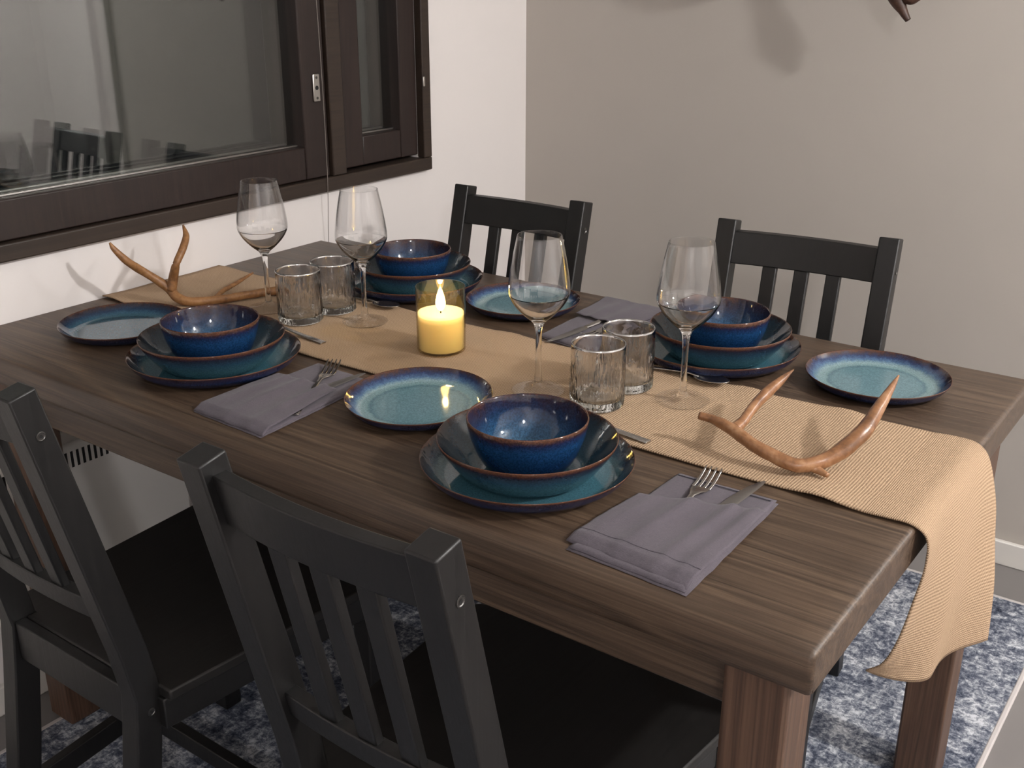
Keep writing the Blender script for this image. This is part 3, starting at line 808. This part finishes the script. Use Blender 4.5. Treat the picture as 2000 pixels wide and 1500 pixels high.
# front right
napkin('grey linen napkin with fork and knife near the table end',
       [(1.256, 0.030), (1.402, 0.022), (1.396, 0.270), (1.266, 0.268)],
       [(1.245, 0.040), (1.402, 0.027), (1.403, 0.222), (1.259, 0.178)],
       [(0.40, 0.07, 0.0042), (0.72, 0.055, 0.0048), (0.90, 0.04, 0.0030), (0.14, 0.05, 0.0016)])
napkin('grey linen napkin with fork and knife left of the candle side plate',
       [(0.606, 0.043), (0.752, 0.036), (0.733, 0.276), (0.606, 0.288)],
       [(0.604, 0.040), (0.757, 0.036), (0.722, 0.212), (0.600, 0.206)],
       [(0.45, 0.08, 0.0040), (0.80, 0.06, 0.0040), (0.18, 0.05, 0.002)], hem=False)
napkin('grey linen napkin with fork and knife at the far side of the table',
       [(0.932, 0.872), (0.800, 0.872), (0.812, 0.612), (0.925, 0.594)],
       [(0.935, 0.868), (0.795, 0.872), (0.805, 0.738), (0.925, 0.718)],
       [(0.38, 0.10, 0.0026), (0.68, 0.08, 0.0026)], hem=False)

# ------------------------------------------------------------------ cutlery (lying along +y, tip at +y)
def strip(sections, m, name, parent=None):
    """sections: (y, half width left, half width right, z centre, half thickness)"""
    bm = bmesh.new(); rings = []
    for y, a, b, z, t in sections:
        rings.append([(-a, y, z), (-a*0.7, y, z-t), (b*0.7, y, z-t), (b, y, z), (b*0.7, y, z+t), (-a*0.7, y, z+t)])
    return obj(name, loft(bm, rings), m, parent, smooth=False, bevel=0.0004, seg=1)
def make_fork():
    r = empty('fork')
    strip([(-0.110, 0.0070, 0.0070, 0.0, 0.0013), (-0.06, 0.0058, 0.0058, 0.001, 0.0014), (0.0, 0.0034, 0.0034, 0.003, 0.0015), (0.020, 0.0036, 0.0036, 0.0036, 0.0014), (0.034, 0.0075, 0.0075, 0.0020, 0.0011), (0.044, 0.0108, 0.0108, -0.0004, 0.0009), (0.054, 0.0118, 0.0118, -0.0014, 0.0008)], M['steel'], 'handle', r)
    for x in (-0.0101, -0.0034, 0.0034, 0.0101):
        bm = bmesh.new(); rings = []
        for y, z, wd in ((0.052, -0.0012, 0.0019), (0.066, -0.0010, 0.0018), (0.080, 0.0012, 0.0016), (0.092, 0.0042, 0.0013), (0.099, 0.0066, 0.0007)):
            rings.append([(x-wd, y, z-0.0007), (x+wd, y, z-0.0007), (x+wd, y, z+0.0007), (x-wd, y, z+0.0007)])
        loft(bm, rings); obj('tine', bm, M['steel'], r, bevel=0.0003, seg=1)
    return r
def make_knife():
    r = empty('knife')
    strip([(-0.105, 0.0070, 0.0070, 0.0, 0.0026), (-0.04, 0.0062, 0.0062, 0.0, 0.0026), (0.008, 0.0050, 0.0050, 0.0, 0.0022)], M['steel'], 'handle', r)
    strip([(0.006, 0.0054, 0.0060, 0.0, 0.0012), (0.015, 0.0078, 0.0090, 0.0, 0.0008), (0.050, 0.0080, 0.0090, 0.0, 0.0007), (0.085, 0.0050, 0.0088, 0.0, 0.0006), (0.104, 0.0000, 0.0080, 0.0, 0.0005), (0.113, -0.0050, 0.0062, 0.0, 0.0004)], M['blade'], 'blade', r)
    return r
def make_spoon():
    r = empty('spoon')
    strip([(-0.112, 0.0070, 0.0070, 0.0, 0.0013), (-0.06, 0.0056, 0.0056, 0.002, 0.0014), (0.0, 0.0034, 0.0034, 0.007, 0.0015), (0.030, 0.0034, 0.0034, 0.0085, 0.0014), (0.046, 0.0042, 0.0042, 0.0068, 0.0012)], M['steel'], 'handle', r)
    nu, nv = 22, 8; vt = []; fc = []
    for lay in (0, 1):
        for j in range(nv+1):
            rr = j/nv
            for i in range(nu):
                a = 2*PI*i/nu
                hw = 0.0185*(1-0.12*math.sin(a))
                x = hw*rr*math.cos(a); y = 0.066 + 0.029*rr*math.sin(a)
                z = 0.0062*rr*rr + 0.0004 - (0.0010 if lay else 0)
                vt.append((x, y, z + 0.0012))
    n0 = (nv+1)*nu
    for j in range(nv):
        for i in range(nu):
            a = j*nu+i; b = j*nu+(i+1) % nu
            fc.append((a, b, b+nu, a+nu)); fc.append((n0+a, n0+a+nu, n0+b+nu, n0+b))
    for i in range(nu):
        a = nv*nu+i; b = nv*nu+(i+1) % nu
        fc.append((a, b, n0+b, n0+a))
    obj('bowl', (vt, fc), M['steel'], r, smooth=True)
    return r
def aim(o, tip, base, z, zrot_extra=0, reach=0.099, pitch=0.0):
    d = Vector((tip[0]-base[0], tip[1]-base[1])); a = math.atan2(d.y, d.x) - PI/2
    o.rotation_mode = 'XYZ'
    o.rotation_euler = (pitch, 0, a)
    o.location = (tip[0]-d.normalized().x*reach, tip[1]-d.normalized().y*reach, z)
f0, k0, s0 = make_fork(), make_knife(), make_spoon()
spec = [('F2', (1.3045, 0.286), (1.3155, 0.195), (1.362, 0.299), (1.355, 0.194), 'the napkin near the table end'),
        ('F1', (0.640, 0.291), (0.678, 0.222), (0.705, 0.287), (0.704, 0.218), 'the napkin next to the candle side plate'),
        ('B1', (0.893, 0.632), (0.893, 0.71), (0.856, 0.578), (0.862, 0.69), 'the napkin at the far side of the table')]
for i, (k, ft, fb, kt, kb, lab) in enumerate(spec):
    fo = f0 if i == 0 else copy_tree(f0); aim(fo, ft, fb, ZT+0.0074, pitch=0.010)
    tag(fo, 'steel fork tucked into ' + lab, 'fork', 'forks in napkins')
    kn = k0 if i == 0 else copy_tree(k0); aim(kn, kt, kb, ZT+0.0076, reach=0.113, pitch=0.006)
    tag(kn, 'steel table knife tucked into ' + lab, 'knife', 'knives in napkins')
sp = [((0.985, 0.337), (1.180, 0.322), 'steel spoon behind the nearest plate stack, only its handle end showing'),
      ((0.343, 0.365), (0.538, 0.356), 'steel spoon behind the stack closest to the heater, only its handle end showing'),
      ((0.527, 0.5705), (0.335, 0.560), 'steel spoon lying before the far stack behind the candle'),
      ((1.188, 0.573), (1.000, 0.563), 'steel spoon lying on the runner before the far stack near the table end')]
for i, (t, b, lab) in enumerate(sp):
    so = s0 if i == 0 else copy_tree(s0); aim(so, t, b, ZT+0.0066, reach=0.095)
    tag(so, lab, 'spoon', 'spoons between stacks and runner')

# ------------------------------------------------------------------ antlers
def antler(name, label, m, org, beam, tines, seed, tipm=None):
    root = tag(empty(name, org), label, 'antler')
    o3 = Vector(org)
    bp = [Vector(p[:3])-o3 for p in beam]
    b = obj('beam', tube(bp, [p[3] for p in beam], 16, 7, 0.10, seed=seed), m, root, smooth=True)
    for t in tines:
        obj('tine', tube([Vector(p[:3])-o3 for p in t], [p[3] for p in t], 14, 7, 0.08, seed=seed+3), m, root, smooth=True)
    return root
def an1(x, y, dz): return tuple(onz(1340+x/4.348, 680+y/4.348, ZT+dz))
B1 = [(*an1(108, 572, 0.044), 0.0052), (*an1(230, 605, 0.042), 0.0062), (*an1(390, 690, 0.038), 0.0082), (*an1(560, 815, 0.031), 0.0084), (*an1(760, 925, 0.022), 0.0088), (*an1(930, 992, 0.017), 0.0092), (*an1(1070, 985, 0.0175), 0.0092),
      (*an1(1220, 935, 0.022), 0.0096), (*an1(1380, 830, 0.034), 0.0108), (*an1(1520, 690, 0.050), 0.0102), (*an1(1630, 520, 0.066), 0.0084), (*an1(1735, 350, 0.079), 0.0050), (*an1(1806, 232, 0.087), 0.0012)]
T1 = [(*an1(410, 690, 0.037), 0.0088), (*an1(478, 628, 0.0405), 0.0072), (*an1(590, 480, 0.050), 0.0070), (*an1(690, 375, 0.060), 0.0078), (*an1(800, 280, 0.068), 0.0058), (*an1(912, 182, 0.075), 0.0010)]
T2 = [(*an1(1040, 1000, 0.016), 0.0060), (*an1(1120, 1035, 0.0125), 0.0052), (*an1(1205, 1082, 0.0105), 0.0030)]
antler('antler', 'polished brown antler lying on the runner at the near table end', M['antler'], tuple(an1(1000, 1030, 0.004)), B1, [T1, T2], 1)
def an2(x, y, dz): return tuple(onz(180+x/5.263, 420+y/5.263, ZT+dz))
B2 = [(*an2(180, 285, 0.134), 0.0019), (*an2(225, 350, 0.122), 0.0050), (*an2(350, 470, 0.098), 0.0070), (*an2(500, 565, 0.075), 0.0077), (*an2(660, 665, 0.053), 0.0079), (*an2(790, 755, 0.035), 0.0094), (*an2(880, 850, 0.0195), 0.0094),
      (*an2(1020, 888, 0.0145), 0.0086), (*an2(1300, 868, 0.0145), 0.0082), (*an2(1560, 825, 0.0145), 0.0079), (*an2(1840, 785, 0.0145), 0.0084), (*an2(1960, 768, 0.0145), 0.0094)]
T3 = [(*an2(815, 775, 0.032), 0.0096), (*an2(835, 640, 0.057), 0.0090), (*an2(865, 500, 0.085), 0.0070), (*an2(930, 350, 0.108), 0.0070), (*an2(965, 220, 0.126), 0.0062), (*an2(935, 105, 0.143), 0.0017)]
T4 = [(*an2(1270, 850, 0.013), 0.0048), (*an2(1340, 780, 0.016), 0.0048), (*an2(1480, 700, 0.016), 0.0043), (*an2(1650, 595, 0.020), 0.0022)]
antler('antler', 'forked brown antler lying on the runner by the window wall', M['antler_b'], tuple(an2(1000, 900, 0.004)), B2, [T3, T4], 5)
# antler on the grey wall, mostly above the picture
BW = [(1.000, 1.700, 1.640, 0.020), (0.985, 1.660, 1.560, 0.020), (0.965, 1.615, 1.465, 0.021), (0.900, 1.590, 1.415, 0.021), (0.780, 1.585, 1.388, 0.018), (0.670, 1.590, 1.410, 0.015), (0.600, 1.600, 1.480, 0.011), (0.57, 1.605, 1.560, 0.004)]
TWL = [(0.945, 1.600, 1.440, 0.013), (1.000, 1.592, 1.368, 0.013), (1.040, 1.590, 1.300, 0.018), (1.064, 1.590, 1.262, 0.009), (1.0755, 1.590, 1.246, 0.006)]
TW3 = [(1.045, 1.590, 1.305, 0.012), (1.074, 1.588, 1.288, 0.011), (1.094, 1.588, 1.292, 0.006)]
wa = antler('wall_antler', 'dark brown antler mounted high on the grey wall, one tine showing', M['antler_w'], (1.0, 1.70, 1.64), BW, [TWL, TW3], 9)
obj('mount_plate', boxb(-0.06, 0.06, -0.006, 0.013, -0.08, 0.10), M['frame'], wa, bevel=0.006)
